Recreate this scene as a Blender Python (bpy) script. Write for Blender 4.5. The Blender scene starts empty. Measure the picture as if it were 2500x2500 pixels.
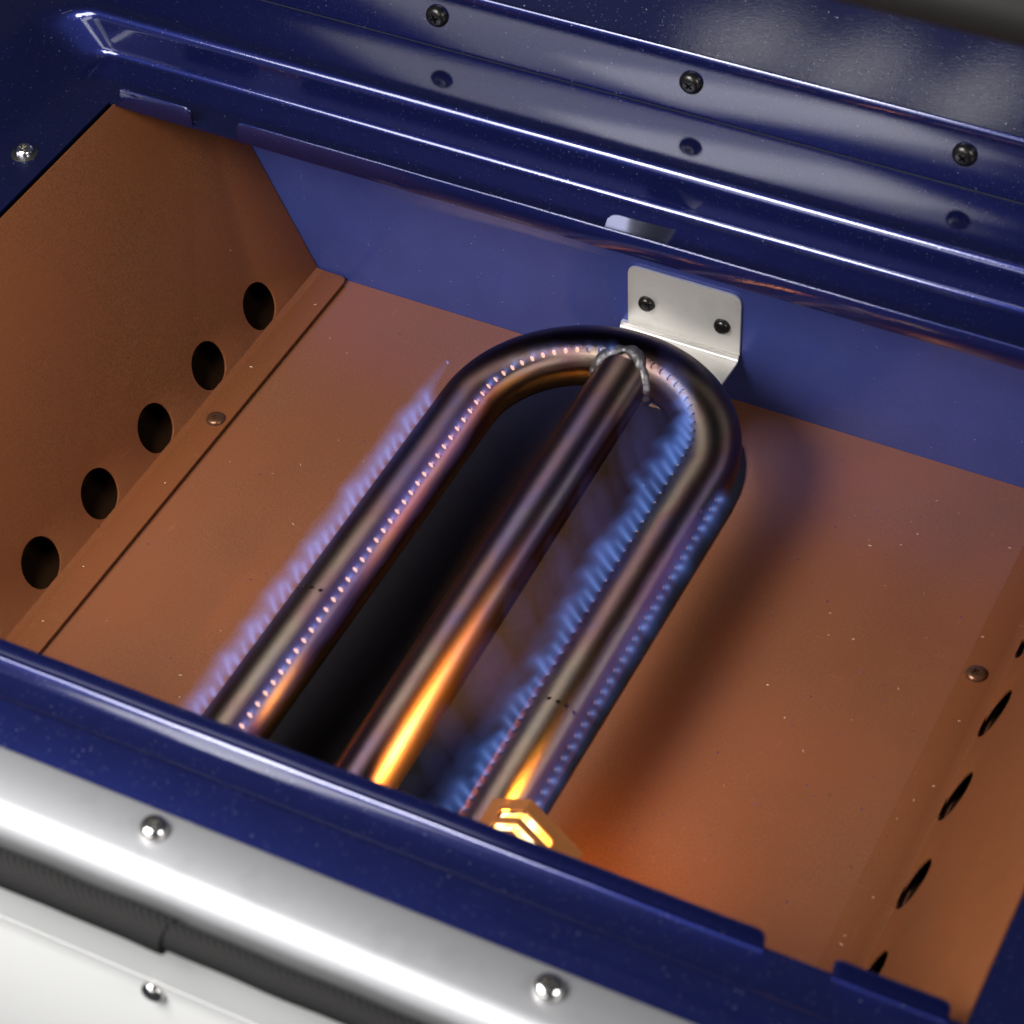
import bpy, bmesh, math, random
from mathutils import Vector, Matrix
random.seed(7)
U = 0.01                      # lengths below are centimetres
sc = bpy.context.scene
col = sc.collection
PI = math.pi

# ------------------------------------------------------------------ camera
cam = bpy.data.cameras.new("camera")
camo = bpy.data.objects.new("camera", cam)
col.objects.link(camo)
R = Matrix(((0.89268976, -0.29842282, 0.33771115),
            (0.44917384, 0.65019524, -0.61277158),
            (-0.03671316, 0.69870593, 0.71446635)))
camo.matrix_world = Matrix.Translation(Vector((35.56242, -82.0387, 82.63562)) * U) @ R.to_4x4()
cam.sensor_width = 36
cam.lens = 6163.912 / 2500 * 36
cam.clip_start = 0.05
cam.clip_end = 100
cam.dof.use_dof = True
cam.dof.focus_distance = 1.225
cam.dof.aperture_fstop = 15.0
sc.camera = camo

# ------------------------------------------------------------------ light
sc.view_settings.view_transform = 'Standard'
sc.view_settings.look = 'None'
sc.view_settings.exposure = 0.0
sc.view_settings.gamma = 1.0
w = bpy.data.worlds.new("World"); sc.world = w; w.use_nodes = True
w.node_tree.nodes['Background'].inputs[0].default_value = (0.80, 0.86, 1.0, 1)
w.node_tree.nodes['Background'].inputs[1].default_value = 0.06


def area(name, loc, target, sx, sy, power, colour=(1, 1, 1), spread=180):
    L = bpy.data.lights.new(name, 'AREA'); L.shape = 'RECTANGLE'
    L.size = sx * U; L.size_y = sy * U; L.energy = power; L.color = colour
    L.spread = math.radians(spread)
    o = bpy.data.objects.new(name, L); col.objects.link(o)
    o.location = Vector(loc) * U
    o.rotation_euler = (Vector(target) - Vector(loc)).to_track_quat('-Z', 'Y').to_euler()
    return o


area("key_softbox", (-44, -93, 88), (0, -18, 8), 53, 45, 12, (1, 0.985, 0.96))
area("front_softbox", (-12, -175, 56), (0, -10, 12), 90, 40, 5, (0.98, 0.99, 1.0))
for x in (-34, -23.5, -13):
    area("strip_light", (x, -12, 130), (8, 2, 19), 2.2, 9, .035, (1, 0.97, 0.95))
area("added_ledge_fill", (-16, -53, 58), (0, -42, 15), 34, 14, 4.3, (1, 0.99, 0.98))  # added lamp, placed only to brighten the front ledge
area("fill_softbox", (95, -50, 66), (-20, -15, 6), 34, 34, 5.8, (1, 0.98, 0.96))
sc.cycles.use_denoising = True
sc.cycles.max_bounces = 10
sc.cycles.glossy_bounces = 6
sc.cycles.transparent_max_bounces = 24
sc.cycles.sample_clamp_indirect = 4
sc.cycles.caustics_reflective = False


# ------------------------------------------------------------------ helpers
def tag(o, label=None, cat=None, group=None, kind=None):
    if label: o['label'] = label
    if cat: o['category'] = cat
    if group: o['group'] = group
    if kind: o['kind'] = kind
    return o


def empty(name, loc=(0, 0, 0)):
    o = bpy.data.objects.new(name, None); col.objects.link(o)
    o.location = Vector(loc) * U; o.empty_display_size = 0.01
    return o


def thing(name, label, cat, loc=(0, 0, 0), group=None):
    return tag(empty(name, loc), label, cat, group)


def link(name, me, m, parent=None, smooth=35):
    """verts are given in world centimetres"""
    o = bpy.data.objects.new(name, me); col.objects.link(o)
    if m is not None and not me.materials: me.materials.append(m)
    if smooth:
        for p in me.polygons: p.use_smooth = True
        me.set_sharp_from_angle(angle=math.radians(smooth))
    if parent is not None:
        o.parent = parent
        pl = Vector((0, 0, 0)); q = parent
        while q is not None:
            pl += q.location; q = q.parent
        o.location = -pl
    return o


def mesh(name, verts, faces, m, parent=None, smooth=35):
    me = bpy.data.meshes.new(name)
    me.from_pydata([tuple(Vector(v) * U) for v in verts], [], faces)
    bm = bmesh.new(); bm.from_mesh(me)
    bmesh.ops.remove_doubles(bm, verts=bm.verts, dist=1e-6)
    bmesh.ops.recalc_face_normals(bm, faces=bm.faces)
    bm.to_mesh(me); bm.free(); me.update()
    return link(name, me, m, parent, smooth)


def mesh_raw(name, verts, faces, m, parent=None, smooth=35):
    me = bpy.data.meshes.new(name)
    me.from_pydata([tuple(Vector(v) * U) for v in verts], [], faces)
    me.update()
    return link(name, me, m, parent, smooth)


def bez(A, B, C, r, n=6):
    """round the corner B between A and C"""
    A, B, C = Vector(A), Vector(B), Vector(C)
    a = B + (A - B).normalized() * min(r, (A - B).length * .49)
    c = B + (C - B).normalized() * min(r, (C - B).length * .49)
    return [a * (1 - t) ** 2 + B * 2 * t * (1 - t) + c * t * t for t in [i / n for i in range(n + 1)]]


def round_path(pts, rs, closed=False, n=6):
    out = []; N = len(pts)
    for i, p in enumerate(pts):
        if not closed and i in (0, N - 1): out.append(Vector(p)); continue
        r = rs[i] if isinstance(rs, (list, tuple)) else rs
        if r <= 0: out.append(Vector(p)); continue
        out += bez(pts[i - 1], p, pts[(i + 1) % N], r, n)
    return out


def extrude_x(name, prof, xs, m, parent=None, closed=True, smooth=35, caps=True):
    """prof: list of (y,z) ; xs: station list"""
    n = len(prof); V = []; F = []
    for x in xs: V += [(x, p[0], p[1]) for p in prof]
    for k in range(len(xs) - 1):
        for i in range(n if closed else n - 1):
            j = (i + 1) % n
            F.append((k * n + i, k * n + j, (k + 1) * n + j, (k + 1) * n + i))
    if caps and closed:
        F.append(tuple(range(n))); F.append(tuple(range((len(xs) - 1) * n, len(xs) * n)))
    return mesh(name, V, F, m, parent, smooth)


def sheet_profile(path, t):
    """offset an open 2-D path to a closed ring of thickness t"""
    path = [Vector((p[0], p[1])) for p in path]; off = []
    for i, p in enumerate(path):
        a = path[max(i - 1, 0)]; b = path[min(i + 1, len(path) - 1)]
        d = (b - a).normalized(); off.append(p + Vector((-d.y, d.x)) * t)
    return [tuple(p) for p in path] + [tuple(p) for p in reversed(off)]


def plate(name, outline, origin, ex, ey, t, m, parent=None, holes=(), bev=0.03, smooth=35):
    """flat sheet: outline in (u,v) on origin+u*ex+v*ey, thickness t along ex x ey; holes: list of (u,v) rings"""
    ex = Vector(ex).normalized(); ey = Vector(ey).normalized(); ez = ex.cross(ey)
    o = Vector(origin)
    bm = bmesh.new()
    rings = [outline] + list(holes)
    edges = []
    for rg in rings:
        vs = [bm.verts.new((o + ex * p[0] + ey * p[1]) * U) for p in rg]
        for i in range(len(vs)): edges.append(bm.edges.new((vs[i], vs[(i + 1) % len(vs)])))
    bmesh.ops.triangle_fill(bm, use_beauty=True, use_dissolve=False, edges=edges)
    for f in bm.faces:
        f.normal_update()
        if f.normal.dot(ez) < 0: f.normal_flip()
    top = list(bm.faces)
    be = [e for e in bm.edges if e.is_boundary]
    r = bmesh.ops.extrude_face_region(bm, geom=top)
    vs = [g for g in r['geom'] if isinstance(g, bmesh.types.BMVert)]
    bmesh.ops.translate(bm, verts=vs, vec=-ez * t * U)
    bmesh.ops.recalc_face_normals(bm, faces=bm.faces)
    if bev:
        es = [e for e in bm.edges if len(e.link_faces) == 2 and e.calc_face_angle(0) > 1.2]
        bmesh.ops.bevel(bm, geom=es, offset=min(bev, t * .45) * U, segments=2, affect='EDGES', profile=.6)
    me = bpy.data.meshes.new(name); bm.to_mesh(me); bm.free()
    return link(name, me, m, parent, smooth)


def rrect(x0, y0, x1, y1, r, n=6):
    rs = r if isinstance(r, (list, tuple)) else [r] * 4
    return [(p.x, p.y) for p in round_path([Vector((x0, y0)), Vector((x1, y0)), Vector((x1, y1)), Vector((x0, y1))], [max(q, 0) for q in rs], True, n)]


def ring(cx, cy, rx, ry=None, n=28):
    ry = ry or rx
    return [(cx + rx * math.cos(2 * PI * i / n), cy + ry * math.sin(2 * PI * i / n)) for i in range(n)]


def tube(name, pts, rad, m, parent=None, n=28, caps=True, smooth=50):
    V = []; F = []; N = len(pts)
    for i, p in enumerate(pts):
        a = Vector(pts[max(i - 1, 0)]); b = Vector(pts[min(i + 1, N - 1)]); t = (b - a).normalized()
        up = Vector((0, 0, 1)) if abs(t.z) < .9 else Vector((0, 1, 0))
        s = t.cross(up).normalized(); u = s.cross(t)
        r = rad(i / (N - 1)) if callable(rad) else rad
        for k in range(n):
            an = 2 * PI * k / n; V.append(Vector(p) + s * math.cos(an) * r + u * math.sin(an) * r)
    for i in range(N - 1):
        for k in range(n):
            j = (k + 1) % n; F.append((i * n + k, i * n + j, (i + 1) * n + j, (i + 1) * n + k))
    if caps: F.append(tuple(reversed(range(n)))); F.append(tuple(range((N - 1) * n, N * n)))
    return mesh(name, V, F, m, parent, smooth)


# ------------------------------------------------------------------ materials
def mat(name):
    m = bpy.data.materials.new(name); m.use_nodes = True
    nt = m.node_tree; b = nt.nodes['Principled BSDF']
    return m, nt, b


def nd(nt, typ, **kw):
    n = nt.nodes.new(typ)
    for k, v in kw.items():
        if hasattr(n, k): setattr(n, k, v)
        else: n.inputs[k.replace('_', ' ')].default_value = v
    return n


def coords(nt, scale=(1, 1, 1)):
    tc = nt.nodes.new('ShaderNodeTexCoord'); mp = nt.nodes.new('ShaderNodeMapping')
    mp.inputs['Scale'].default_value = scale
    nt.links.new(tc.outputs['Object'], mp.inputs['Vector'])
    return mp.outputs['Vector']


def noise(nt, vec, scale, detail=4, rough=.55):
    n = nt.nodes.new('ShaderNodeTexNoise'); n.inputs['Scale'].default_value = scale
    n.inputs['Detail'].default_value = detail; n.inputs['Roughness'].default_value = rough
    nt.links.new(vec, n.inputs['Vector']); return n.outputs['Fac']


def ramp(nt, fac, stops):
    r = nt.nodes.new('ShaderNodeValToRGB'); e = r.color_ramp.elements
    while len(e) < len(stops): e.new(.5)
    for i, (p, c) in enumerate(stops): e[i].position = p; e[i].color = (c if len(c) == 4 else (*c, 1))
    nt.links.new(fac, r.inputs['Fac']); return r.outputs['Color']


def mix(nt, fac, a, b, mode='MIX'):
    n = nt.nodes.new('ShaderNodeMix'); n.data_type = 'RGBA'; n.blend_type = mode
    for s, v in ((n.inputs[0], fac), (n.inputs[6], a), (n.inputs[7], b)):
        if isinstance(v, (int, float)): s.default_value = v
        elif isinstance(v, tuple): s.default_value = (*v, 1) if len(v) == 3 else v
        else: nt.links.new(v, s)
    return n.outputs[2]


def bump(nt, b, h, strength, dist, prev=None):
    n = nt.nodes.new('ShaderNodeBump'); n.inputs['Strength'].default_value = strength
    n.inputs['Distance'].default_value = dist; nt.links.new(h, n.inputs['Height'])
    if prev: nt.links.new(prev, n.inputs['Normal'])
    nt.links.new(n.outputs['Normal'], b.inputs['Normal']); return n.outputs['Normal']


def specks(nt, vec, scale, size, keep):
    """sparse dots: voronoi cells, kept by their random colour"""
    v = nt.nodes.new('ShaderNodeTexVoronoi'); v.inputs['Scale'].default_value = scale
    nt.links.new(vec, v.inputs['Vector'])
    a = nd(nt, 'ShaderNodeMath', operation='LESS_THAN'); nt.links.new(v.outputs['Distance'], a.inputs[0]); a.inputs[1].default_value = size
    s = nt.nodes.new('ShaderNodeSeparateColor'); nt.links.new(v.outputs['Color'], s.inputs[0])
    k = nd(nt, 'ShaderNodeMath', operation='GREATER_THAN'); nt.links.new(s.outputs[0], k.inputs[0]); k.inputs[1].default_value = keep
    m = nd(nt, 'ShaderNodeMath', operation='MULTIPLY'); nt.links.new(a.outputs[0], m.inputs[0]); nt.links.new(k.outputs[0], m.inputs[1])
    j = nd(nt, 'ShaderNodeMath', operation='MULTIPLY'); nt.links.new(m.outputs[0], j.inputs[0]); nt.links.new(s.outputs[1], j.inputs[1])
    return j.outputs[0]


def blue_enamel(name, rough=.05, peel=.02, base=(.0085, .0125, .080), coat=1.0, flake_rough=.44, ior=1.58, flake=.8):
    m, nt, b = mat(name); v = coords(nt)
    c = mix(nt, noise(nt, v, 60, 5), tuple(q * .85 for q in base), tuple(q * 1.15 for q in base))
    c = mix(nt, specks(nt, v, 800, .15, .58), c, (.22, .24, .36))
    c = mix(nt, specks(nt, v, 460, .09, .87), c, (.7, .73, .85))
    nt.links.new(c, b.inputs['Base Color'])
    b.inputs['Specular IOR Level'].default_value = .1
    b.inputs['Metallic'].default_value = flake
    b.inputs['Roughness'].default_value = flake_rough
    b.inputs['Coat Weight'].default_value = coat
    b.inputs['Coat Roughness'].default_value = rough
    b.inputs['Coat IOR'].default_value = ior
    n = nt.nodes.new('ShaderNodeBump'); n.inputs['Strength'].default_value = peel; n.inputs['Distance'].default_value = .0008
    nt.links.new(noise(nt, v, 1500, 2), n.inputs['Height'])
    nt.links.new(n.outputs['Normal'], b.inputs['Coat Normal'])
    return m


BLUE = blue_enamel('blue_speckled_enamel', .06, .025)
BLUE_LID = blue_enamel('blue_enamel_orange_peel', .065, .022, (.005, .007, .036), 1.0, .5, 1.58, .15)
BLUE_SOFT = blue_enamel('blue_enamel_satin', .12, .05, (.072, .098, .37), .25, .6, 1.45)


def copper_paint(name, base, rough=.42, spec=.45):
    m, nt, b = mat(name); v = coords(nt)
    c = mix(nt, ramp(nt, noise(nt, v, 1000, 3, .7), [(.3, (0, 0, 0)), (.7, (1, 1, 1))]), tuple(q * .66 for q in base), tuple(q * 1.36 for q in base))
    c = mix(nt, ramp(nt, noise(nt, v, 14, 5), [(.3, (0, 0, 0)), (.7, (1, 1, 1))]), c, tuple((q * 1.12, q * .98, q * .92)[i] for i, q in enumerate(base)))
    c = mix(nt, specks(nt, v, 75, .035, .70), c, (.02, .015, .03))
    c = mix(nt, specks(nt, v, 55, .028, .74), c, (.55, .42, .33))
    for sc_, st in (((30, 2, 30), 26), ((2, 26, 9), 31)):
        c = mix(nt, ramp(nt, noise(nt, coords(nt, sc_), st, 3, .6), [(.66, (0, 0, 0)), (.74, (.30, .30, .30))]), c, tuple(min(1, q * 1.7 + .03) for q in base))
    c = mix(nt, ramp(nt, noise(nt, v, 9, 6, .65), [(.52, (0, 0, 0)), (.72, (.22, .22, .22))]), c, tuple(q * .55 for q in base))
    nt.links.new(c, b.inputs['Base Color'])
    b.inputs['Roughness'].default_value = rough
    b.inputs['Metallic'].default_value = .1
    b.inputs['Specular IOR Level'].default_value = spec
    bump(nt, b, noise(nt, v, 1200, 3), .10, .001)
    return m


COPPER = copper_paint('copper_brown_liner', (.158, .055, .020), .46, .28)
COPPER_FLOOR = copper_paint('copper_brown_floor', (.200, .077, .037), .30, .5)


def metal(name, base, rough, brushed=None, var=.12, bumps=.05, metallic=1.0):
    m, nt, b = mat(name); v = coords(nt)
    vb = coords(nt, brushed) if brushed else v
    n = noise(nt, vb, 400, 4)
    c = mix(nt, n, tuple(q * (1 - var) for q in base), tuple(min(1, q * (1 + var)) for q in base))
    c = mix(nt, ramp(nt, noise(nt, v, 45, 6), [(.55, (0, 0, 0)), (.75, (.5, .5, .5))]), c, tuple(q * .7 for q in base))
    nt.links.new(c, b.inputs['Base Color'])
    rr = nt.nodes.new('ShaderNodeMapRange'); rr.inputs['To Min'].default_value = rough * .8; rr.inputs['To Max'].default_value = rough * 1.25
    nt.links.new(n, rr.inputs['Value']); nt.links.new(rr.outputs[0], b.inputs['Roughness'])
    b.inputs['Metallic'].default_value = metallic
    bump(nt, b, n, bumps, .001)
    return m


def heat_steel(name, bent):
    """burner tube steel, brushed round its girth, tinted straw, bronze and violet by heat along its length"""
    m, nt, b = mat(name); v = coords(nt)
    n = noise(nt, coords(nt, (3, 60, 3)), 60, 4)
    tint = ramp(nt, noise(nt, coords(nt, (1, .45, 1)), 26, 3),
                [(.30, (.15, .13, .115)), (.42, (.19, .14, .10)), (.52, (.17, .085, .085)), (.62, (.11, .075, .16)), (.74, (.15, .145, .15))])
    c = mix(nt, n, tint, (.10, .08, .075), 'MIX')
    c = mix(nt, .4, c, tint)
    nt.links.new(c, b.inputs['Base Color'])
    b.inputs['Metallic'].default_value = 1
    b.inputs['Roughness'].default_value = .37
    b.inputs['Anisotropic'].default_value = .94
    if bent:
        tc = nt.nodes.new('ShaderNodeTexCoord'); sx = nt.nodes.new('ShaderNodeSeparateXYZ'); nt.links.new(tc.outputs['Object'], sx.inputs[0])
        dx = nd(nt, 'ShaderNodeMath', operation='ADD'); nt.links.new(sx.outputs[0], dx.inputs[0]); dx.inputs[1].default_value = .00206
        dy = nd(nt, 'ShaderNodeMath', operation='ADD'); nt.links.new(sx.outputs[1], dy.inputs[0]); dy.inputs[1].default_value = .10413
        my = nd(nt, 'ShaderNodeMath', operation='MAXIMUM'); nt.links.new(dy.outputs[0], my.inputs[0]); my.inputs[1].default_value = 0
        ng = nd(nt, 'ShaderNodeMath', operation='MULTIPLY'); nt.links.new(my.outputs[0], ng.inputs[0]); ng.inputs[1].default_value = -1
        cx = nt.nodes.new('ShaderNodeCombineXYZ'); nt.links.new(ng.outputs[0], cx.inputs[0]); nt.links.new(dx.outputs[0], cx.inputs[1])
        nm = nd(nt, 'ShaderNodeVectorMath', operation='NORMALIZE'); nt.links.new(cx.outputs[0], nm.inputs[0])
        nt.links.new(nm.outputs[0], b.inputs['Tangent'])
    else:
        cx = nt.nodes.new('ShaderNodeCombineXYZ'); cx.inputs[1].default_value = 1
        nt.links.new(cx.outputs[0], b.inputs['Tangent'])
    n2 = noise(nt, coords(nt, (4, 90, 4)), 90, 5, .7)
    rr = nt.nodes.new('ShaderNodeMapRange'); rr.inputs['To Min'].default_value = .28; rr.inputs['To Max'].default_value = .47
    nt.links.new(n2, rr.inputs['Value']); nt.links.new(rr.outputs[0], b.inputs['Roughness'])
    bump(nt, b, n2, .12, .0008)
    return m


TUBE = heat_steel('heat_tinted_steel', True)
TUBE_MID = heat_steel('heat_tinted_steel_straight', False)
STAINLESS = metal('brushed_stainless', (.70, .68, .65), .46, (1, 12, 12), .10, .05, .7)
ALU = metal('satin_aluminium', (.31, .31, .32), .50, (1, 30, 30), .05, .03, .8)
BRIGHT = metal('bright_steel', (.72, .70, .67), .16)
BLACK_SCREW = metal('black_oxide', (.035, .033, .032), .28, metallic=.85)
BROWN_SCREW = metal('brown_painted_screw', (.16, .075, .04), .30, metallic=.7)
WELD = metal('weld_metal', (.15, .14, .145), .42, bumps=.6, metallic=.8)


def simple(name, base, rough, metallic=0, spec=.5, nscale=900, var=.15, bumpv=.1):
    m, nt, b = mat(name); v = coords(nt); n = noise(nt, v, nscale, 4)
    nt.links.new(mix(nt, n, tuple(q * (1 - var) for q in base), tuple(min(1, q * (1 + var)) for q in base)), b.inputs['Base Color'])
    b.inputs['Roughness'].default_value = rough; b.inputs['Metallic'].default_value = metallic
    b.inputs['Specular IOR Level'].default_value = spec
    bump(nt, b, n, bumpv, .001)
    return m


WHITE = simple('white_powder_coat', (.64, .64, .63), .38, var=.015, bumpv=.02)
UNLIT_FLOOR = simple('unlit_floor_dark', (.009, .0075, .009), .42, .1, .2, 250, .35, .06)  # near black: darkness of the unlit floor put into the colour
DARK = simple('cavity_shade_dark', (.016, .007, .003), .9, spec=.03)  # shade inside the end cavities put into the base colour
RUBBER = simple('black_rubber', (.012, .012, .012), .5)
RAIL = simple('matt_black_rail', (.006, .0055, .005), .6, spec=.25)
FLUFF = simple('pale_crumb', (.60, .48, .38), .8)
CHIP = simple('blue_violet_chip', (.045, .022, .14), .5)


def braid():
    m, nt, b = mat('woven_black_gasket'); tc = nt.nodes.new('ShaderNodeTexCoord')
    wv = nt.nodes.new('ShaderNodeTexWave'); wv.wave_type = 'BANDS'; wv.bands_direction = 'DIAGONAL'
    wv.inputs['Scale'].default_value = 210; wv.inputs['Distortion'].default_value = .6
    mp = nt.nodes.new('ShaderNodeMapping'); nt.links.new(tc.outputs['Object'], mp.inputs[0]); nt.links.new(mp.outputs[0], wv.inputs[0])
    w2 = nt.nodes.new('ShaderNodeTexWave'); w2.wave_type = 'BANDS'; w2.bands_direction = 'DIAGONAL'; w2.inputs['Scale'].default_value = 210
    mp2 = nt.nodes.new('ShaderNodeMapping'); mp2.inputs['Scale'].default_value = (-1, 1, 1)
    nt.links.new(tc.outputs['Object'], mp2.inputs[0]); nt.links.new(mp2.outputs[0], w2.inputs[0])
    h = mix(nt, .5, wv.outputs['Color'], w2.outputs['Color'])
    nt.links.new(ramp(nt, h, [(.25, (.003, .003, .003)), (.8, (.021, .020, .020))]), b.inputs['Base Color'])
    b.inputs['Roughness'].default_value = .85; b.inputs['Specular IOR Level'].default_value = .2
    bump(nt, b, h, .5, .0006)
    return m


BRAID = braid()


def flame_mat(name, colour, strength):
    m = bpy.data.materials.new(name); m.use_nodes = True; nt = m.node_tree; nt.nodes.clear()
    out = nt.nodes.new('ShaderNodeOutputMaterial'); e = nt.nodes.new('ShaderNodeEmission')
    e.inputs[0].default_value = (*colour, 1); e.inputs[1].default_value = strength
    nt.links.new(e.outputs[0], out.inputs['Volume'])
    return m


def math_(nt, op, a, b=None, c=None):
    n = nt.nodes.new('ShaderNodeMath'); n.operation = op
    for i, v in enumerate((a, b, c)):
        if v is None: continue
        if isinstance(v, (int, float)): n.inputs[i].default_value = v
        else: nt.links.new(v, n.inputs[i])
    return n.outputs[0]


def jet_mat(name, length, r_out, r_core, s_out, s_core):
    """gas jet along local z: a soft mantle round a thin bright core, fading at the tip"""
    m = bpy.data.materials.new(name); m.use_nodes = True; nt = m.node_tree; nt.nodes.clear()
    out = nt.nodes.new('ShaderNodeOutputMaterial'); tc = nt.nodes.new('ShaderNodeTexCoord')
    sx = nt.nodes.new('ShaderNodeSeparateXYZ'); nt.links.new(tc.outputs['Object'], sx.inputs[0])
    x, y, z = sx.outputs
    h = math_(nt, 'DIVIDE', z, length * U)                                  # 0 at the port, 1 at the tip
    r2 = math_(nt, 'ADD', math_(nt, 'MULTIPLY', x, x), math_(nt, 'MULTIPLY', y, y))
    def lobe(r0, s0, tip):
        wid = math_(nt, 'MULTIPLY_ADD', h, .55, .55)
        q = math_(nt, 'DIVIDE', r2, math_(nt, 'MULTIPLY', math_(nt, 'MULTIPLY', wid, wid), (r0 * U) ** 2))
        g = math_(nt, 'EXPONENT', math_(nt, 'MULTIPLY', q, -1.0))
        up = math_(nt, 'MAXIMUM', math_(nt, 'SUBTRACT', 1.0, math_(nt, 'DIVIDE', h, tip)), 0.0)
        lo = math_(nt, 'MINIMUM', math_(nt, 'MULTIPLY_ADD', h, 9.0, .25), 1.0)
        return math_(nt, 'MULTIPLY', math_(nt, 'MULTIPLY', g, math_(nt, 'MULTIPLY', math_(nt, 'POWER', up, .8), lo)), s0)
    e1 = nt.nodes.new('ShaderNodeEmission'); e1.inputs[0].default_value = (.15, .30, 1.0, 1); nt.links.new(lobe(r_out, s_out, 1.0), e1.inputs[1])
    e2 = nt.nodes.new('ShaderNodeEmission'); e2.inputs[0].default_value = (.26, .45, 1.0, 1); nt.links.new(lobe(r_core, s_core, .8), e2.inputs[1])
    ad = nt.nodes.new('ShaderNodeAddShader'); nt.links.new(e1.outputs[0], ad.inputs[0]); nt.links.new(e2.outputs[0], ad.inputs[1])
    nt.links.new(ad.outputs[0], out.inputs['Volume'])
    return m


FL_JET = jet_mat('gas_jet_flame', 1.7, .36, .13, 58, 165)
FL_PLUME = flame_mat('flame_plume_blue', (.24, .26, .95), .9)


def glow_mat(name, colour, strength):
    m = bpy.data.materials.new(name); m.use_nodes = True; nt = m.node_tree; nt.nodes.clear()
    out = nt.nodes.new('ShaderNodeOutputMaterial'); e = nt.nodes.new('ShaderNodeEmission')
    e.inputs[0].default_value = (*colour, 1); e.inputs[1].default_value = strength
    nt.links.new(e.outputs[0], out.inputs['Surface'])
    return m


def hot_flame():
    m = bpy.data.materials.new('white_hot_flame'); m.use_nodes = True; nt = m.node_tree; nt.nodes.clear()
    out = nt.nodes.new('ShaderNodeOutputMaterial'); e = nt.nodes.new('ShaderNodeEmission')
    nt.links.new(ramp(nt, noise(nt, coords(nt), 120, 3), [(.35, (1, .38, .04)), (.5, (1, .62, .16)), (.62, (1, .85, .55))]), e.inputs[0])
    e.inputs[1].default_value = 3.2
    nt.links.new(e.outputs[0], out.inputs['Surface'])
    return m


HOT = hot_flame()
PORT_LIT = glow_mat('port_painted_light', (1.0, .54, .36), 1.15)  # emission painted in for light caught inside the ports
PORT_LIT_DIM = glow_mat('port_painted_light_dim', (1.0, .42, .24), .28)  # weaker painted-in light for the right outer ports

# ------------------------------------------------------------------ grill body
XO = 26.18; YB = -6.48; YF = -36.81; ZG = 13.12; ZT = 14.09; ZS = 15.25
body = thing('barbecue_grill', 'navy blue speckled enamel grill with open lid and firebox and silver front trim', 'grill', (0, -21.6, 0))


def outline(x0, x1, yf, yb, r, n=10):
    pts = [(x0, yf), (x1, yf), (x1, yb), (x0, yb)]; out = []
    cen = [(x0 + r, yf + r, PI), (x1 - r, yf + r, 1.5 * PI), (x1 - r, yb - r, 0), (x0 + r, yb - r, .5 * PI)]
    for cx, cy, a0 in cen:
        for i in range(n + 1):
            a = a0 + i / n * PI / 2; out.append((cx + r * math.cos(a), cy + r * math.sin(a)))
    return out


def loft(name, loops, m, parent):
    n = len(loops[0]); V = []; F = []
    for L in loops: V += L
    for k in range(len(loops) - 1):
        for i in range(n):
            j = (i + 1) % n; F.append((k * n + i, k * n + j, (k + 1) * n + j, (k + 1) * n + i))
    return mesh(name, V, F, m, parent, 40)


def P3(o, z): return [Vector((p[0], p[1], z)) for p in o]


K = [P3(outline(-XO, XO, YF, YB, .05), ZG - .14), P3(outline(-XO, XO, YF, YB, .05), ZG),
     P3(outline(-29.0, 29.0, -39.50, -3.28, 1.5), ZG), P3(outline(-31.0, 31.0, -39.66, -3.10, 2.3), ZS),
     P3(outline(-36, 36, -42.4, .97, 3.5), ZS), P3(outline(-36, 36, -42.4, .97, 3.5), ZS - 3)]
rows = [K[0], K[1]]
for a, b_, c, r in ((1, 2, 3, .50), (2, 3, 4, .62), (3, 4, 5, .3)):
    arcs = [bez(K[a][i], K[b_][i], K[c][i], r, 6) for i in range(len(K[0]))]
    rows += [[q[s] for q in arcs] for s in range(7)]
rows.append(K[5])
loft('rim_tray', rows, BLUE, body)


def lip(x0, x1, front):
    """upright edge flange: rounded ends, a fold radius where it leaves the tray"""
    y = YF if front else YB; s = -1 if front else 1
    xs = []; r = .34
    for i in range(7): a = PI / 2 * i / 6; xs.append((x0 + r * (1 - math.cos(a)), -r * (1 - math.sin(a))))
    k = max(2, int((x1 - x0) / 1.2))
    for i in range(1, k): xs.append((x0 + r + (x1 - x0 - 2 * r) * i / k, 0))
    for i in range(6, -1, -1): a = PI / 2 * i / 6; xs.append((x1 - r * (1 - math.cos(a)), -r * (1 - math.sin(a))))
    t = .13; V = []; F = []
    wave = lambda x: .012 * math.sin(x * .9 + (2 if front else 0)) + .008 * math.sin(x * 2.1)
    for x, dz in xs:
        zt = ZT + dz; yy = y + wave(x) * .6
        p = [(yy - s * .004, ZG - .16), (yy - s * .004, zt - .05), (yy + s * .03, zt - .008), (yy + s * (t - .03), zt), (yy + s * t, zt - .04),
             (yy + s * t, ZG + .20), (yy + s * (t + .015), ZG + .12), (yy + s * (t + .05), ZG + .06), (yy + s * (t + .11), ZG + .02), (yy + s * (t + .22), ZG + .006), (yy + s * (t + .22), ZG - .10)]
        V += [(x, q[0], q[1]) for q in p]
    n = 11
    for i in range(len(xs) - 1):
        for j in range(n):
            q = (j + 1) % n; F.append((i * n + j, i * n + q, (i + 1) * n + q, (i + 1) * n + j))
    F.append(tuple(range(n))); F.append(tuple(range((len(xs) - 1) * n, len(xs) * n)))
    return mesh('edge_flange', V, F, BLUE, body, 50)


for fr in (False, True):
    for a, b_ in ((-25.62, -21.65), (-19.26, 19.26), (21.65, 25.62)): lip(a, b_, fr)

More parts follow.
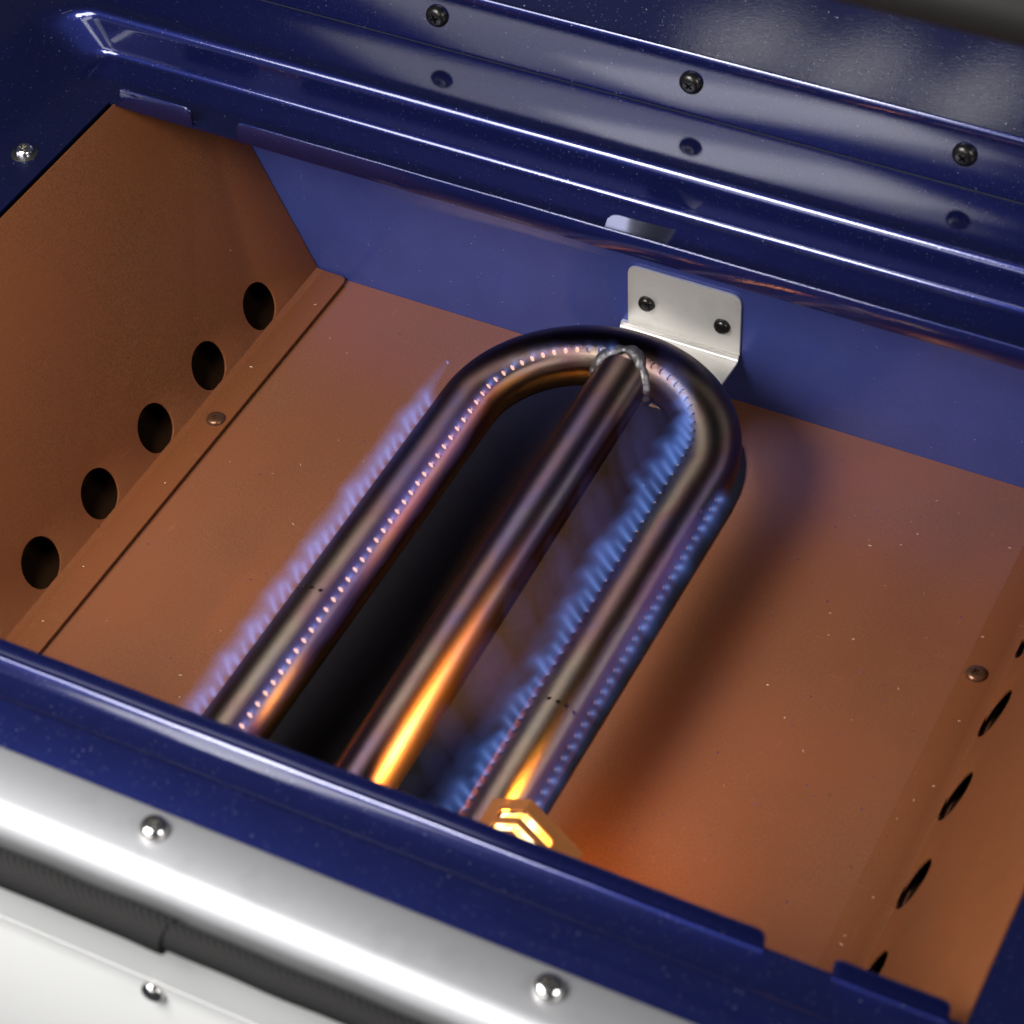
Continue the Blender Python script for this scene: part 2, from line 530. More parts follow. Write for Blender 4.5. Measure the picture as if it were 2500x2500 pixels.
# lanced tongue pressed out of the rear tray
V = []; F = []; nx = 16
for i in range(nx + 1):
    t = i / nx; x = -1.22 + t * 2.75
    q_ = min(1, max(0, (t - .30) / .7)); h = .76 * (1 - q_ * q_ * (3 - 2 * q_)); yr = -5.24 + .95 * (1 - h / .76); yf_ = -6.0 + .1 * t
    e = .5 * (1 - math.sqrt(max(0, 1 - (1 - min(1, t * 5)) ** 2)))
    A_ = Vector((x, yr, ZG + .012 + h)); B_ = Vector((x, yf_, ZG + .012)); M_ = A_.lerp(B_, .5)
    A2 = A_.lerp(M_, e); B2 = B_.lerp(M_, e)
    V += [A2, A2.lerp(B2, .5), B2, B2 - Vector((0, 0, .05)), A2 - Vector((0, .03, .05))]
for i in range(nx):
    for j in range(5):
        q = (j + 1) % 5; F.append((i * 5 + j, i * 5 + q, i * 5 + 5 + q, i * 5 + 5 + j))
F.append((0, 1, 2, 3, 4)); F.append(tuple(nx * 5 + j for j in range(5)))
mesh('pressed_tongue', V, F, blue_enamel('blue_enamel_dulled', .52, .03, (.03, .033, .07), .9), body, 40)

# walls of the firebox shell
extrude_x('rear_wall', [(0, -.6), (0, 12.9), (.15, 12.9), (.15, -.6)], [-27.6, 27.6], BLUE_SOFT, body)
extrude_x('front_wall', [(-43.2, -1), (-43.2, 12.8), (-43.05, 12.8), (-43.05, -1)], [-30, 30], BLUE_SOFT, body)
for s in (-1, 1):
    mesh('end_wall', [(s * 28.2, .15, -1), (s * 28.2, -43.0, -1), (s * 28.2, -43.0, 12.8), (s * 28.2, .15, 12.8),
                      (s * 28.35, .15, -1), (s * 28.35, -43.0, -1), (s * 28.35, -43.0, 12.8), (s * 28.35, .15, 12.8)],
         [(0, 1, 2, 3), (7, 6, 5, 4), (0, 4, 5, 1), (1, 5, 6, 2), (2, 6, 7, 3), (3, 7, 4, 0)], DARK, body)

# ---- screws
def screw_mesh(name, r, h, m, cross=True, washer=None, wm=None):
    """pan head on z=0, axis +z, with a real cross recess"""
    bm = bmesh.new(); n = 32; rings = []
    prof = [(r, 0), (r * .99, h * .28), (r * .93, h * .55), (r * .80, h * .80), (r * .60, h * .94), (r * .52, h * .97)]
    for pr, pz in prof: rings.append([bm.verts.new((pr * math.cos(2 * PI * i / n) * U, pr * math.sin(2 * PI * i / n) * U, pz * U)) for i in range(n)])
    for k in range(len(rings) - 1):
        for i in range(n): bm.faces.new((rings[k][i], rings[k][(i + 1) % n], rings[k + 1][(i + 1) % n], rings[k + 1][i]))
    if cross:
        a = r * .40; b_ = r * .115; top = []
        pts = [(b_, b_), (a, b_), (a, -b_), (b_, -b_), (b_, -a), (-b_, -a), (-b_, -b_), (-a, -b_), (-a, b_), (-b_, b_), (-b_, a), (b_, a)]
        tv = [bm.verts.new((p[0] * U, p[1] * U, h * .98 * U)) for p in pts]
        bv = [bm.verts.new((p[0] * .7 * U, p[1] * .7 * U, h * .45 * U)) for p in pts]
        e1 = [bm.edges.new((tv[i], tv[(i + 1) % 12])) for i in range(12)]
        e2 = [e for e in bm.edges if e.verts[0] in rings[-1] and e.verts[1] in rings[-1]]
        bmesh.ops.triangle_fill(bm, use_beauty=True, edges=e1 + e2)
        for i in range(12): bm.faces.new((tv[(i + 1) % 12], tv[i], bv[i], bv[(i + 1) % 12]))
        bm.faces.new(bv)
    else:
        bm.faces.new(rings[-1])
    bmesh.ops.recalc_face_normals(bm, faces=bm.faces)
    me = bpy.data.meshes.new(name); bm.to_mesh(me); bm.free()
    me.materials.append(m)
    for p in me.polygons: p.use_smooth = True
    me.set_sharp_from_angle(angle=math.radians(38))
    return me


SM_LID = screw_mesh('lid_screw', .54, .34, BLACK_SCREW)
SM_BRK = screw_mesh('bracket_screw', .41, .30, BLACK_SCREW, False)
SM_TRIM = screw_mesh('trim_screw', .52, .40, BRIGHT)
SM_FLANGE = screw_mesh('flange_screw', .46, .22, BROWN_SCREW)


def put_screw(me, loc, nrm, parent, name='screw', spin=None):
    o = bpy.data.objects.new(name, me); col.objects.link(o)
    q = Vector(nrm).to_track_quat('Z', 'Y')
    o.rotation_mode = 'QUATERNION'
    from mathutils import Quaternion
    o.rotation_quaternion = q @ Quaternion((0, 0, 1), random.uniform(0, 1.5) if spin is None else spin)
    pl = Vector((0, 0, 0)); p = parent
    while p is not None: pl += p.location; p = p.parent
    o.parent = parent; o.location = Vector(loc) * U - pl
    return o


# washer + bright screw at the left of the tray
s = put_screw(SM_TRIM, (-27.58, -11.36, ZG + .05), (0, 0, 1), body)
s.scale = (.86, .86, .9)
mesh('washer', [(-27.58 + rr * math.cos(a * PI / 16), -11.36 + rr * math.sin(a * PI / 16), z) for rr, z in ((.62, ZG + .004), (.60, ZG + .05), (.30, ZG + .05)) for a in range(32)],
     [(k * 32 + i, k * 32 + (i + 1) % 32, (k + 1) * 32 + (i + 1) % 32, (k + 1) * 32 + i) for k in range(2) for i in range(32)], RUBBER, body)

# aluminium trim along the front edge
path = [(-41.86, 15.30), (-41.90, 15.50), (-41.98, 15.60), (-42.1, 15.64), (-43.8, 15.64)] + [tuple(v) for v in [Vector((-43.8 - 1.15 * math.sin(a), 14.49 + 1.15 * math.cos(a))) for a in [PI / 2 * i / 12 for i in range(1, 13)]]] + [(-44.95, 12.2)]
ring_ = sheet_profile(path, .11)
trim = extrude_x('trim_strip', ring_, [-40, 40], ALU, body, smooth=25)
for x in (-14.9, -.28, 14.35): put_screw(SM_TRIM, (x, -42.79, 15.65), (0, 0, 1), body)

# ------------------------------------------------------------------ front door panel (white)
door = thing('front_panel', 'white coated front panel with bright screw below the black woven gasket', 'panel', (0, -45, 0))
extrude_x('upper_band', [(-45.40, 10.90), (-45.40, 14.6), (-45.1, 14.6), (-45.1, 10.90)], [-40, 40], WHITE, door)
pf = [(-45.36, 10.84), (-45.40, 10.80), (-45.40, 9.9), (-45.44, 9.83), (-45.44, -4), (-45.1, -4), (-45.1, 10.84)]
extrude_x('lower_sheet', pf, [-40, 40], WHITE, door)
s = put_screw(SM_TRIM, (.48, -45.42, 10.25), (0, -1, 0), door, spin=.5); s.scale = (.85, .85, .7)

# ------------------------------------------------------------------ gasket
gas = thing('gasket_cord', 'black woven gasket cord running below the silver front trim', 'gasket', (0, -45.3, 13.9))
rnd = [random.uniform(-1, 1) for _ in range(90)]
xs = [-32 + i * .55 for i in range(130)]
wob = lambda x: .026 * math.sin(x * .7) + .018 * math.sin(x * 1.7 + 1)
tube('cord', [(x, -45.66 + wob(x) * .6, 14.74 + wob(x + 3)) for x in xs if x > 1.0], .50, BRAID, gas, 24)
sl = [x for x in xs if x < 1.9] + [1.95]
tube('overlapping_end', [(x, -45.70 + wob(x) * .6, 14.66 + wob(x + 3)) for x in sl], lambda t: (.62 - .08 * (1 - t)) + .015 * math.sin(t * 40), BRAID, gas, 24)

# ------------------------------------------------------------------ floor, end panels
TH = .425
fl = plate('firebox_floor', rrect(-20.35, -43, 20.35, -.02, .01, 1), (0, 0, 0), (1, 0, 0), (0, 1, 0), .15, COPPER_FLOOR, body, bev=0)


def end_panel(s):
    side = 'left' if s < 0 else 'right'
    p = thing('end_panel', f'copper brown sloping end panel with round air holes on the {side} of the firebox', 'liner panel', (s * 20, -20, 0), 'copper end panels of the firebox')
    TH = .456 if s < 0 else .470
    L = 12.95 * math.sqrt(1 + TH * TH)
    nrm = Vector((s * TH, 0, 1)).normalized()
    # local u = along -y.. use u along y, v up the slope
    holes = [ring(-4.83 - 4.769 * i, 1.335, 1.19, 1.19, 40) for i in range(7)]
    ex = Vector((0, 1, 0)); ey = nrm
    o = Vector((s * 20.0, 0, .12))
    if s > 0: ex = Vector((0, -1, 0)); holes = [[(-u, v) for u, v in h] for h in holes]; ol = [(42.8, .06), (.06, .06), (.06, L), (42.8, L)]
    else: ol = [(-42.8, .06), (-.06, .06), (-.06, L), (-42.8, L)]
    plate('sloping_sheet', ol, o, ex, ey, .11, COPPER, p, holes, bev=.02)
    # foot flange on the floor, with one rounded corner
    inner = s * (20 - 1.68); r = .45
    pts = [(s * 20.0, -42.8), (inner, -42.8), (inner, -.12), (s * 20.0, -.12)]
    rs = [0, 0, r, .0]
    ol2 = [(q.x, q.y) for q in round_path([Vector((a, b_)) for a, b_ in pts], rs, True, 6)]
    plate('foot_flange', ol2, (0, 0, .30), (1, 0, 0), (0, 1, 0), .13, COPPER, p, bev=.04)
    # bend between them
    prof = []
    for i in range(7):
        t = i / 6; A = Vector((s * 19.7, 0, .30)); B = Vector((s * 20.08, 0, .30)); C_ = Vector((s * 20.0, 0, .12)) + nrm * .25
        q = A * (1 - t) ** 2 + B * 2 * t * (1 - t) + C_ * t * t; prof.append(q)
    V = []
    for y in (-42.8, -.12): V += [(q.x, y, q.z + .004) for q in prof]
    mesh('bend', V, [(i, i + 1, i + 8, i + 7) for i in range(6)], COPPER, p)
    put_screw(SM_FLANGE, (s * 18.97, -11.81, .30), (0, 0, 1), p)
    return p


end_panel(-1); end_panel(1)
for s_ in (-1, 1):  # dark strips and sheets added as the shade behind the air holes
    mesh('cavity_shade_strip', [(s_ * 20.36, -43, -.02), (s_ * 22.7, -43, -.02), (s_ * 22.7, 0, -.02), (s_ * 20.36, 0, -.02), (s_ * 20.36, -43, -.1), (s_ * 22.7, -43, -.1), (s_ * 22.7, 0, -.1), (s_ * 20.36, 0, -.1)],
         [(0, 1, 2, 3), (7, 6, 5, 4), (0, 4, 5, 1), (1, 5, 6, 2), (2, 6, 7, 3), (3, 7, 4, 0)], DARK, body)
    mesh('cavity_shade_sheet', [(s_ * 22.4, -43, -.3), (s_ * 22.4, 0, -.3), (s_ * 27.6, 0, 12.7), (s_ * 27.6, -43, 12.7), (s_ * 22.55, -43, -.3), (s_ * 22.55, 0, -.3), (s_ * 27.75, 0, 12.7), (s_ * 27.75, -43, 12.7)],
         [(0, 1, 2, 3), (4, 7, 6, 5), (0, 4, 5, 1), (1, 5, 6, 2), (2, 6, 7, 3), (3, 7, 4, 0)], DARK, body)

# ------------------------------------------------------------------ dark sheet added for the unlit floor under the burner
hp = plate('unlit_floor_sheet', rrect(-8.6, -42, 5.6, -.9, [0, 0, 6.2, 6.2], 10), (0, 0, .14), (1, 0, 0), (0, 1, 0), .1, UNLIT_FLOOR, None, bev=.03)
tag(hp, 'thin near black sheet added for the unlit copper floor under the burner tubes', 'plate')

# ------------------------------------------------------------------ burner
ZC, XM, RB, YC, RT = 5.2245, -.206, 5.666, -10.413, 1.3706
AIN, AOUT = .63, 1.2255
burner = thing('gas_burner', 'U shaped heat tinted steel gas burner with centre feed tube and rows of lit ports', 'burner', (0, -20, 3.5))
PIT = .612
LARC = PI / 2 * RB


def axis(s):
    if abs(s) <= LARC:
        a = s / RB; P = Vector((XM + RB * math.sin(a), YC + RB * math.cos(a), ZC)); N = Vector((math.sin(a), math.cos(a), 0)); T = Vector((math.cos(a), -math.sin(a), 0))
    else:
        g = 1 if s > 0 else -1; d = abs(s) - LARC; k = .0083 if g > 0 else -.0015
        P = Vector((XM + g * RB + k * d, YC - d, ZC)); N = Vector((g, 0, 0)); T = Vector((0, -g, 0))
    return P, N, T


def surf(s, phi, r=RT):
    """phi from the top, positive towards the outside of the U"""
    P, N, T = axis(s)
    q = P + r * (N * math.sin(phi) + Vector((0, 0, 1)) * math.cos(phi))
    q.z += .0142 * q.y
    return q


# angular columns (half cells), a double column centred on each port row
HW = .105 * 1.0
edges_phi = [AOUT - 2 * HW, AOUT - HW, AOUT, AOUT + HW, AOUT + 2 * HW]
def fill(a, b_, n): return [a + (b_ - a) * i / n for i in range(1, n)]
colsp = [-AIN - 2 * HW, -AIN - HW, -AIN, -AIN + HW, -AIN + 2 * HW]
cross_phi = []
mid0, mid1 = -AIN + 2 * HW, AOUT - 2 * HW
nm = 10
colsp += fill(mid0, mid1, nm) + edges_phi + fill(AOUT + 2 * HW, 2 * PI - AIN - 2 * HW, 22)
NP = len(colsp)
half = PIT / 2
NS = 2 * 60          # half cells on either side of the apex
svals = [(i - NS - .5 * 0) * half for i in range(2 * NS + 1)]
hole_cells = {}
HR = .155
i_in = 0; i_out = colsp.index(AOUT - 2 * HW)
inner_s = []; outer_s = []
for k in range(-60, 60):
    ia = (k + 60) * 2               # cell between svals[ia], svals[ia+2]
    sm = svals[ia + 1]
    hole_cells[(ia, i_in + 1)] = ('in', sm)      # columns i_in+1 .. +3
    inner_s.append(sm)
    if abs(sm) > 10.0:
        hole_cells[(ia, i_out + 1)] = ('out', sm); outer_s.append(sm)
# cross ports over the top of each arm
for ssign, target in ((1, 23.4), (-1, -22.2)):
    ia = min(range(0, 2 * NS - 1, 2), key=lambda q: abs(svals[q + 1] - target))
    for c in (5, 7, 9, 11): hole_cells[(ia, c)] = ('x', svals[ia + 1])
V = []; F = []; lit_faces = {}
def vid(i, j): return i * NP + (j % NP)
for i, s_ in enumerate(svals):
    for j, ph in enumerate(colsp): V.append(surf(s_, ph))
taken = set()
for (ia, jc) in hole_cells:
    for di in (0, 1):
        for dj in (0, 1): taken.add((ia + di, jc + dj))
for i in range(2 * NS):
    for j in range(NP):
        if (i, j) in taken: continue
        F.append((vid(i, j), vid(i, j + 1), vid(i + 1, j + 1), vid(i + 1, j)))
for (ia, jc), (kind, sm) in hole_cells.items():
    bord = [(ia, jc), (ia, jc + 1), (ia, jc + 2), (ia + 1, jc + 2), (ia + 2, jc + 2), (ia + 2, jc + 1), (ia + 2, jc), (ia + 1, jc)]
    B = [vid(*q) for q in bord]
    pm = .5 * (colsp[jc] + colsp[jc + 2]); base = len(V)
    hr = HR if kind != 'x' else .085
    # circle parametrised to start at corner (s-, phi-)
    shape = {'in': 1.0, 'out': 1.0, 'x': 1.0}[kind]
    for lay, (rr, depth) in enumerate(((hr * 1.12, 0), (hr, .03), (hr * .96, .10 if kind != 'x' else .2))):
        for k in range(16):
            a = -3 * PI / 4 + 2 * PI * k / 16          # order follows border: phi+ then s+
            ds = rr * math.sin(a); dp = rr * math.cos(a)
            # border goes (s-,phi-)->(s-,phi+)->(s+,phi+)->(s+,phi-)
            V.append(surf(sm + ds * (.72 if kind != 'x' else 1.0), pm + min(max(dp / RT, -.2), .2), RT - depth))
    for k in range(8):
        n2 = (k + 1) % 8
        F.append((B[k], B[n2], base + (2 * n2) % 16, base + 2 * k + 1, base + 2 * k))
    for lay in range(2):
        for k in range(16):
            q = (k + 1) % 16; F.append((base + lay * 16 + k, base + lay * 16 + q, base + (lay + 1) * 16 + q, base + (lay + 1) * 16 + k))
    F.append(tuple(base + 32 + k for k in range(16)))
    if kind == 'in' and sm < -2.5: lit_faces[len(F) - 1] = 1
    if kind == 'out' and sm > 0: lit_faces[len(F) - 1] = 2
me = bpy.data.meshes.new('bent_tube'); me.from_pydata([tuple(v * U) for v in V], [], F); me.update()
for mm in (TUBE, PORT_LIT, PORT_LIT_DIM): me.materials.append(mm)
for k_, v_ in lit_faces.items(): me.polygons[k_].material_index = v_
link('bent_tube', me, None, burner, 42)

# centre feed tube
def mid_pt(t):
    return Vector((-.30 + .45 * t, -5.9 - 32.5 * t, 5.18 - .62 * t))
tube('centre_tube', [mid_pt(i / 40) for i in range(41)], 1.30, TUBE_MID, burner, 48)

# weld bead where the feed tube meets the bend
V = []; F = []; nb = 64; mb = 10
rr_ = random.Random(3)
lump = [1 + .22 * math.sin(i * .55 + 1) + .14 * math.sin(i * 1.35) + rr_.uniform(-.06, .06) for i in range(nb)]
for i in range(nb):
    a = 2 * PI * i / nb
    x = -.28 + 1.30 * math.cos(a); z = 5.12 + 1.27 * math.sin(a)
    # follow the bend's inner face: nearer the camera at the sides/top
    dx = x - XM; dz = z - 5.14
    yy = YC + math.sqrt(max(.1, (RB - math.sqrt(max(0, RT * RT - min(dz * dz, RT * RT * .98)))) ** 2 - dx * dx * .8)) - .02
    rad = .23 * lump[i] * (.8 + .5 * abs(math.sin(i * .19)))
    for k in range(mb):
        b_ = 2 * PI * k / mb
        V.append((x + rad * math.cos(b_) * math.cos(a), yy + rad * 1.3 * math.sin(b_), z + rad * math.cos(b_) * math.sin(a)))
for i in range(nb):
    for k in range(mb):
        j = (k + 1) % mb; n2 = (i + 1) % nb; F.append((i * mb + k, i * mb + j, n2 * mb + j, n2 * mb + k))
mesh('weld_bead', V, F, WELD, burner, 60)

# mounting bracket: upright plate, bend, shelf under the tube
ol = rrect(-2.74, 3.0, 3.0, 6.55, [0, 0, .55, .55], 8)
brk = plate('bracket', ol, (0, -.16, 0), (1, 0, 0), (0, 0, 1), .14, STAINLESS, burner, bev=.025)
pp = bez((0, -.16, 4.5), (0, -.16, 2.62), (0, -2.0, 2.75), .42, 8)
prof = [(-.16, 3.02)] + [(q.y, q.z) for q in pp] + [(-2.6, 2.86), (-4.6, 3.35), (-5.6, 3.6)]
br2 = extrude_x('shelf', sheet_profile(prof, -.13), [-3.05, -2.8, 0, 3.0], STAINLESS, brk, smooth=50)
for x, z in ((-1.75, 4.55), (2.1, 4.54)): put_screw(SM_BRK, (x, -.16, z), (0, -1, .0), brk)

# ------------------------------------------------------------------ igniter guard
ig = thing('igniter_guard', 'folded brown steel guard with glowing chevron slots over the pilot flame at the front', 'guard', (7.3, -33, 5))
GR = Vector((7.30, -30.4, 7.0)); LEN = 6.2
GUARD = metal('scorched_guard_steel', (.34, .125, .035), .5, bumps=.08, metallic=.5)
dl = Vector((-1.65, 0, -.80)); dr = Vector((2.10, 0, -2.15))
Ll = dl.length; Lr = dr.length


def slotted(dirv, length, s, mirrored):
    e = dirv.normalized()
    # u: distance away from the ridge, v: distance from the far edge towards the front
    def slot(v0, u1, wd):
        n = 6; pts = [(.0, v0 - wd / 2), (u1 - wd / 2, v0 - wd / 2)]
        pts += [(u1 - wd / 2 + wd / 2 * math.sin(PI * i / n), v0 - wd / 2 * math.cos(PI * i / n)) for i in range(1, n)]
        pts += [(u1 - wd / 2, v0 + wd / 2), (.0, v0 + wd / 2)]
        return pts
    V = []; F = []
    return e, slot


def guard_plate(name, dirv, L, slot_len, flip):
    e = dirv.normalized(); fwd = Vector((0, -1, 0))
    # outline with notches at the ridge side so that chevron slots run over the fold
    wd = .42; vs = [.76, 1.42, 2.08, 2.74, 3.4, 4.06]
    o = [(0, 0), (L, 0), (L, LEN), (0, LEN)]
    pts = [(0, 0), (L, 0), (L, LEN), (0, LEN)]
    for v0 in reversed(vs):
        n = 6; a = slot_len - wd / 2
        pts.append((0, v0 + wd / 2))
        pts += [(a + wd / 2 * math.sin(PI * i / n), v0 + wd / 2 * math.cos(PI * i / n)) for i in range(0, n + 1)]
        pts.append((0, v0 - wd / 2))
    return plate(name, pts, GR + (Vector((0, 0, .0))), e, fwd, .10 if not flip else -.10, GUARD, ig, bev=0)


guard_plate('left_flap', dl, Ll, 1.25, False)
guard_plate('right_flap', dr, Lr, 1.75, True)
# pilot flame inside the guard
pil = thing('pilot_flame', 'white hot orange pilot flame glowing under the brown igniter guard', 'flame', (6.7, -32.6, 5))
fr = random.Random(5)
for j in range(9):
    y0 = -31.0 - .52 * j; bx = 7.35
    for nm2, dv, ln in (('flame_tongue', dl.normalized(), 1.5), ('flame_tongue', dr.normalized(), 2.1)):
        a0 = Vector((bx, y0, 6.45)); pts = [a0 + dv * (ln * i / 10) + Vector((0, .08 * math.sin(i * 1.1 + j), -.16)) for i in range(11)]
        tube(nm2, pts, lambda t: .10 + .27 * math.sin(PI * min(1, .15 + t * .85)), HOT, pil, 12)
tube('stray_tongue', [(3.3 + .3 * math.sin(i * .6), -32.6 - .32 * i, 5.0 + .06 * i) for i in range(9)], lambda t: .05 + .40 * math.sin(PI * t), HOT, pil, 14)

for nm_, lo, aim, en, rad, cone in (('pilot_glow', (4.0, -35.5, 6.3), (.4, -26, 3.6), 52, .5, 36), ('under_glow', (2.6, -36.0, 7.0), (-4.4, -29, 4.3), 7, .5, 23), ('arm_glow', (6.6, -31.2, 6.45), (5.7, -26.5, 4.9), 2.4, .25, 42), ('guard_glow', (7.5, -32.6, 5.7), (11, -25, 0), .9, .5, 84)):
    PL = bpy.data.lights.new(nm_, 'SPOT'); PL.energy = en; PL.color = (1.0, .43, .05); PL.shadow_soft_size = rad * U
    PL.spot_size = math.radians(cone); PL.spot_blend = 1.0
    po = bpy.data.objects.new(nm_, PL); col.objects.link(po); po.parent = pil; po.location = Vector(lo) * U - pil.location
    po.rotation_euler = (Vector(aim) - Vector(lo)).to_track_quat('-Z', 'Y').to_euler()

# ------------------------------------------------------------------ flames
def jet_mesh(name, prof, m, lean=0.0, n=10):
    V = []; F = []
    for r, h in prof:
        for k in range(n):
            a = 2 * PI * k / n; V.append((r * math.cos(a), r * math.sin(a), h))
    for i in range(len(prof) - 1):
        for k in range(n): F.append((i * n + k, i * n + (k + 1) % n, (i + 1) * n + (k + 1) % n, (i + 1) * n + k))
    F += [tuple(reversed(range(n))), tuple(range((len(prof) - 1) * n, len(prof) * n))]
    me = bpy.data.meshes.new(name); me.from_pydata([tuple(Vector(v) * U) for v in V], [], F); me.update()
    me.materials.append(m)
    return me


J_OUT = jet_mesh('flame', [(.30, -.05), (.42, .15), (.55, .6), (.66, 1.1), (.62, 1.5), (.40, 1.72)], FL_JET)


def flame_row(label, items, core=True, lift=(0, 0, .55), keep=1.0, group='rows of blue gas flames on the burner'):
    P0 = sum((q[0] for q in items), Vector()) / len(items)
    e = thing('flame_row', label, 'flames', tuple(P0), group)
    for pos, nrm, L in items:
        d = (nrm * keep + Vector(lift) + Vector((random.uniform(-.12, .12), random.uniform(-.14, .14), 0))).normalized()
        q = d.to_track_quat('Z', 'Y')
        o = bpy.data.objects.new('flame', J_OUT); col.objects.link(o); o.parent = e
        o.rotation_mode = 'QUATERNION'; o.rotation_quaternion = q
        o.location = (pos - P0) * U; k = L * random.uniform(.65, 1.25); g_ = (1 if core else .7) * random.uniform(.85, 1.2); o.scale = (g_, g_, k)
    return e


def items_for(slist, phi, L):
    out = []
    for s_ in slist:
        if axis(s_)[0].y < -38: continue
        P, N, T = axis(s_)
        out.append((surf(s_, phi, RT + .01), N * math.sin(phi) + Vector((0, 0, 1)) * math.cos(phi), L(s_) if callable(L) else L))
    return out


flame_row('blue comb of gas flames along the outer side of the left burner arm', items_for([s_ for s_ in outer_s if s_ < 0], AOUT, .62), True, (0, .25, 1.1), .5)
flame_row('ring shaped blue gas flames along the outer side of the right burner arm', items_for([s_ for s_ in outer_s if s_ > 0], AOUT, .30), True, (0, 0, .35))
flame_row('pale violet gas flames round ports with painted in light on the inner side of the left arm', items_for([s_ for s_ in inner_s if s_ < -.6], -AIN, .34), False)
flame_row('blue gas flames fanning off the inner side of the right burner arm', items_for([s_ for s_ in inner_s if s_ > 2.6], -AIN, lambda q: .32 + .5 * min(1, max(0, (q - 4) / 5)) * (1 - .62 * min(1, max(0, (q - 12) / 12)))), True, (-.62, .3, .4))
def sheet(name, label, cx, cz, y0, y1, rx, rz, m, lean=0.0):
    """soft ribbon of burning gas: nested closed shells, each adding its own glow"""
    ym = .5 * (y0 + y1); root = thing(name, label, 'flames', (cx(ym), ym, cz(ym)))
    for lay, sc_ in enumerate((1.3, 1.0, .72, .45)):
        V = []; F = []; N = 44; n = 14
        for i in range(N + 1):
            t = i / N; y = y0 + (y1 - y0) * t; e = min(1, 6 * t + .05, 6 * (1 - t) + .05) ** .5 * sc_
            wv = 1 + .16 * math.sin(y * 1.7 + lay) + .12 * math.sin(y * 4.1 + 2 * lay)
            for k in range(n):
                a = 2 * PI * k / n; u, v_ = rx * e * math.cos(a), rz * e * wv * math.sin(a)
                V.append((cx(y) + u + lean * v_, y, cz(y) + v_ - rz * (1.0 - sc_) * .4))
        for i in range(N):
            for k in range(n): F.append((i * n + k, i * n + (k + 1) % n, (i + 1) * n + (k + 1) % n, (i + 1) * n + k))
        F += [tuple(range(n)), tuple(range(N * n, (N + 1) * n))]
        mesh('flame_layer', V, F, m, root, 60)
    return root


zt = lambda y: 5.22 + .0142 * y
FL_SHEET = flame_mat('flame_sheet_blue', (.13, .34, 1.0), 5.2)
FL_WISP = flame_mat('flame_wisp_blue', (.20, .32, 1.0), 2.2)
FL_HALO = flame_mat('flame_halo_violet', (.44, .27, .90), 4.2)
sheet('flame_sheet', 'soft continuous blue sheet of flame outside the left burner arm', lambda y: XM - RB - 1.62, lambda y: zt(y) + 1.05, -36.5, -9.2, .30, .48, FL_SHEET, -.15)
sheet('flame_sheet', 'soft blue sheet of flame leaning off the inner edge of the right arm', lambda y: XM + RB - 1.5, lambda y: zt(y) + 1.5, -37, -13.0, .36, .40, FL_WISP, -.35)
sheet('flame_halo', 'violet glow hugging the lit ports of the left burner arm', lambda y: XM - RB + 1.0, lambda y: zt(y) + 1.38, -37, -10.0, .62, .34, FL_HALO, -.3)
sheet('flame_halo', 'violet glow hugging the outer ports of the right burner arm', lambda y: XM + RB + 1.15, lambda y: zt(y) + 1.05, -34, -13.0, .36, .36, FL_HALO, -.3)
# faint gas plumes drifting up between the feed tube and the right arm
pl = thing('flame_plume', 'faint blue haze of burning gas drifting between centre tube and right arm', 'flames', (3, -18, 7))
for i in range(34):
    t = i / 33; y = -7.5 - 24 * t + random.uniform(-.6, .6); rx, ry, rz = random.uniform(.5, .8), random.uniform(.5, 1.3), random.uniform(1.6, 2.6) * (1.15 - .5 * t)
    cx_, cz_ = 3.55 + random.uniform(-.5, .2), 6.6 + rz * .35; V = []; F = []
    for a in range(9):
        th = PI * a / 8
        for k in range(12):
            ph = 2 * PI * k / 12; h = -math.cos(th)
            V.append((cx_ - .45 * h * rz * .5 + rx * math.sin(th) * math.cos(ph), y + ry * math.sin(th) * math.sin(ph), cz_ + h * rz))
    for a in range(8):
        for k in range(12): F.append((a * 12 + k, a * 12 + (k + 1) % 12, a * 12 + 12 + (k + 1) % 12, a * 12 + 12 + k))
    mesh('plume', V, F, FL_PLUME, pl, 60)

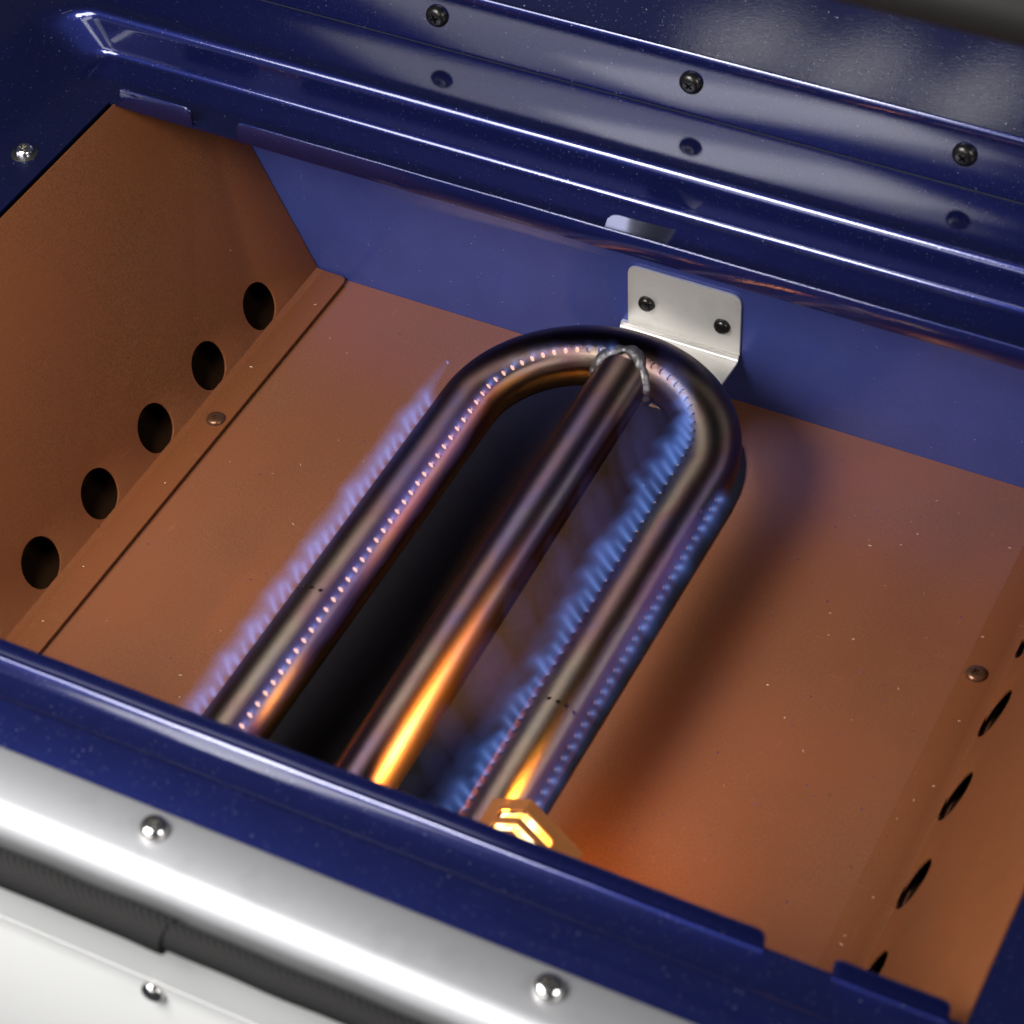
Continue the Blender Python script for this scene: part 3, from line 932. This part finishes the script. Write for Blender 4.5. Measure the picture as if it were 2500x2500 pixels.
# ------------------------------------------------------------------ lid
prof = [(.85, 15.27), (.83, 15.46), (.83, 18.04)]
prof += [(q.x, q.y) for q in [Vector((.83 + .16 * (1 - math.cos(a)), 18.04 + .45 * math.sin(a))) for a in [PI / 2 * i / 8 for i in range(1, 9)]]]
lid = extrude_x('lid', [(1.25, 15.4), (1.25, 18.1), (8.18, 22.1), (18.3, 28.0), (18.5, 27.7), (8.3, 21.8), (1.55, 17.9), (1.55, 15.4)], [-38, 38], BLUE_LID, body, smooth=20)
extrude_x('screw_flange', sheet_profile(prof, -.13), [-38, 38], BLUE, lid, smooth=40)
for x in (-12.41, .09, 12.56): put_screw(SM_LID, (x - .19, .83, 17.01), (0, -1, 0), lid)

# ------------------------------------------------------------------ black rail crossing above, near the camera
bar = tube('handle_rail', [(2 + i * 1.5, -24.5, 42.6) for i in range(30)], 1.15, RAIL, None, 28)
tag(bar, 'blurred matt black round rail crossing the top right corner in front', 'rail')

# ------------------------------------------------------------------ crumbs and chips on the copper floor
rc = random.Random(11); V = []; F = []
def shard(x, y, z, L, wd, a, hgt):
    b0 = len(V); c, s_ = math.cos(a), math.sin(a)
    for u, v, h in ((-L, 0, 0), (0, -wd, 0), (L, 0, 0), (0, wd, 0), (0, 0, hgt)):
        V.append((x + u * c - v * s_, y + u * s_ + v * c, z + h))
    for i in range(4): F.append((b0 + i, b0 + (i + 1) % 4, b0 + 4))
for _ in range(52):
    x = rc.choice((rc.uniform(-17.8, -7.5), rc.uniform(8.5, 18), rc.uniform(9, 18)))
    shard(x, rc.uniform(-33, -1), .012, rc.uniform(.02, .12), rc.uniform(.008, .026), rc.uniform(0, 3), rc.uniform(.02, .05))
for _ in range(14): shard(rc.choice((-1, 1)) * rc.uniform(18.5, 19.7), rc.uniform(-30, -1), .305, rc.uniform(.03, .1), .025, rc.uniform(0, 3), .03)
cr = mesh('crumbs', V, F, FLUFF, None, 0)
tag(cr, 'pale crumbs and fluff scattered over the copper coloured floor', 'crumbs', kind='stuff')
V = []; F = []
for _ in range(60):
    x = rc.choice((rc.uniform(-17.8, -7.5), rc.uniform(8.5, 18), rc.uniform(9, 18)))
    shard(x, rc.uniform(-33, -1), .012, rc.uniform(.03, .07), rc.uniform(.02, .05), rc.uniform(0, 3), rc.uniform(.02, .05))
ch = mesh('paint_chips', V, F, CHIP, None, 0)
tag(ch, 'tiny violet and black paint chips scattered over the copper floor', 'chips', kind='stuff')
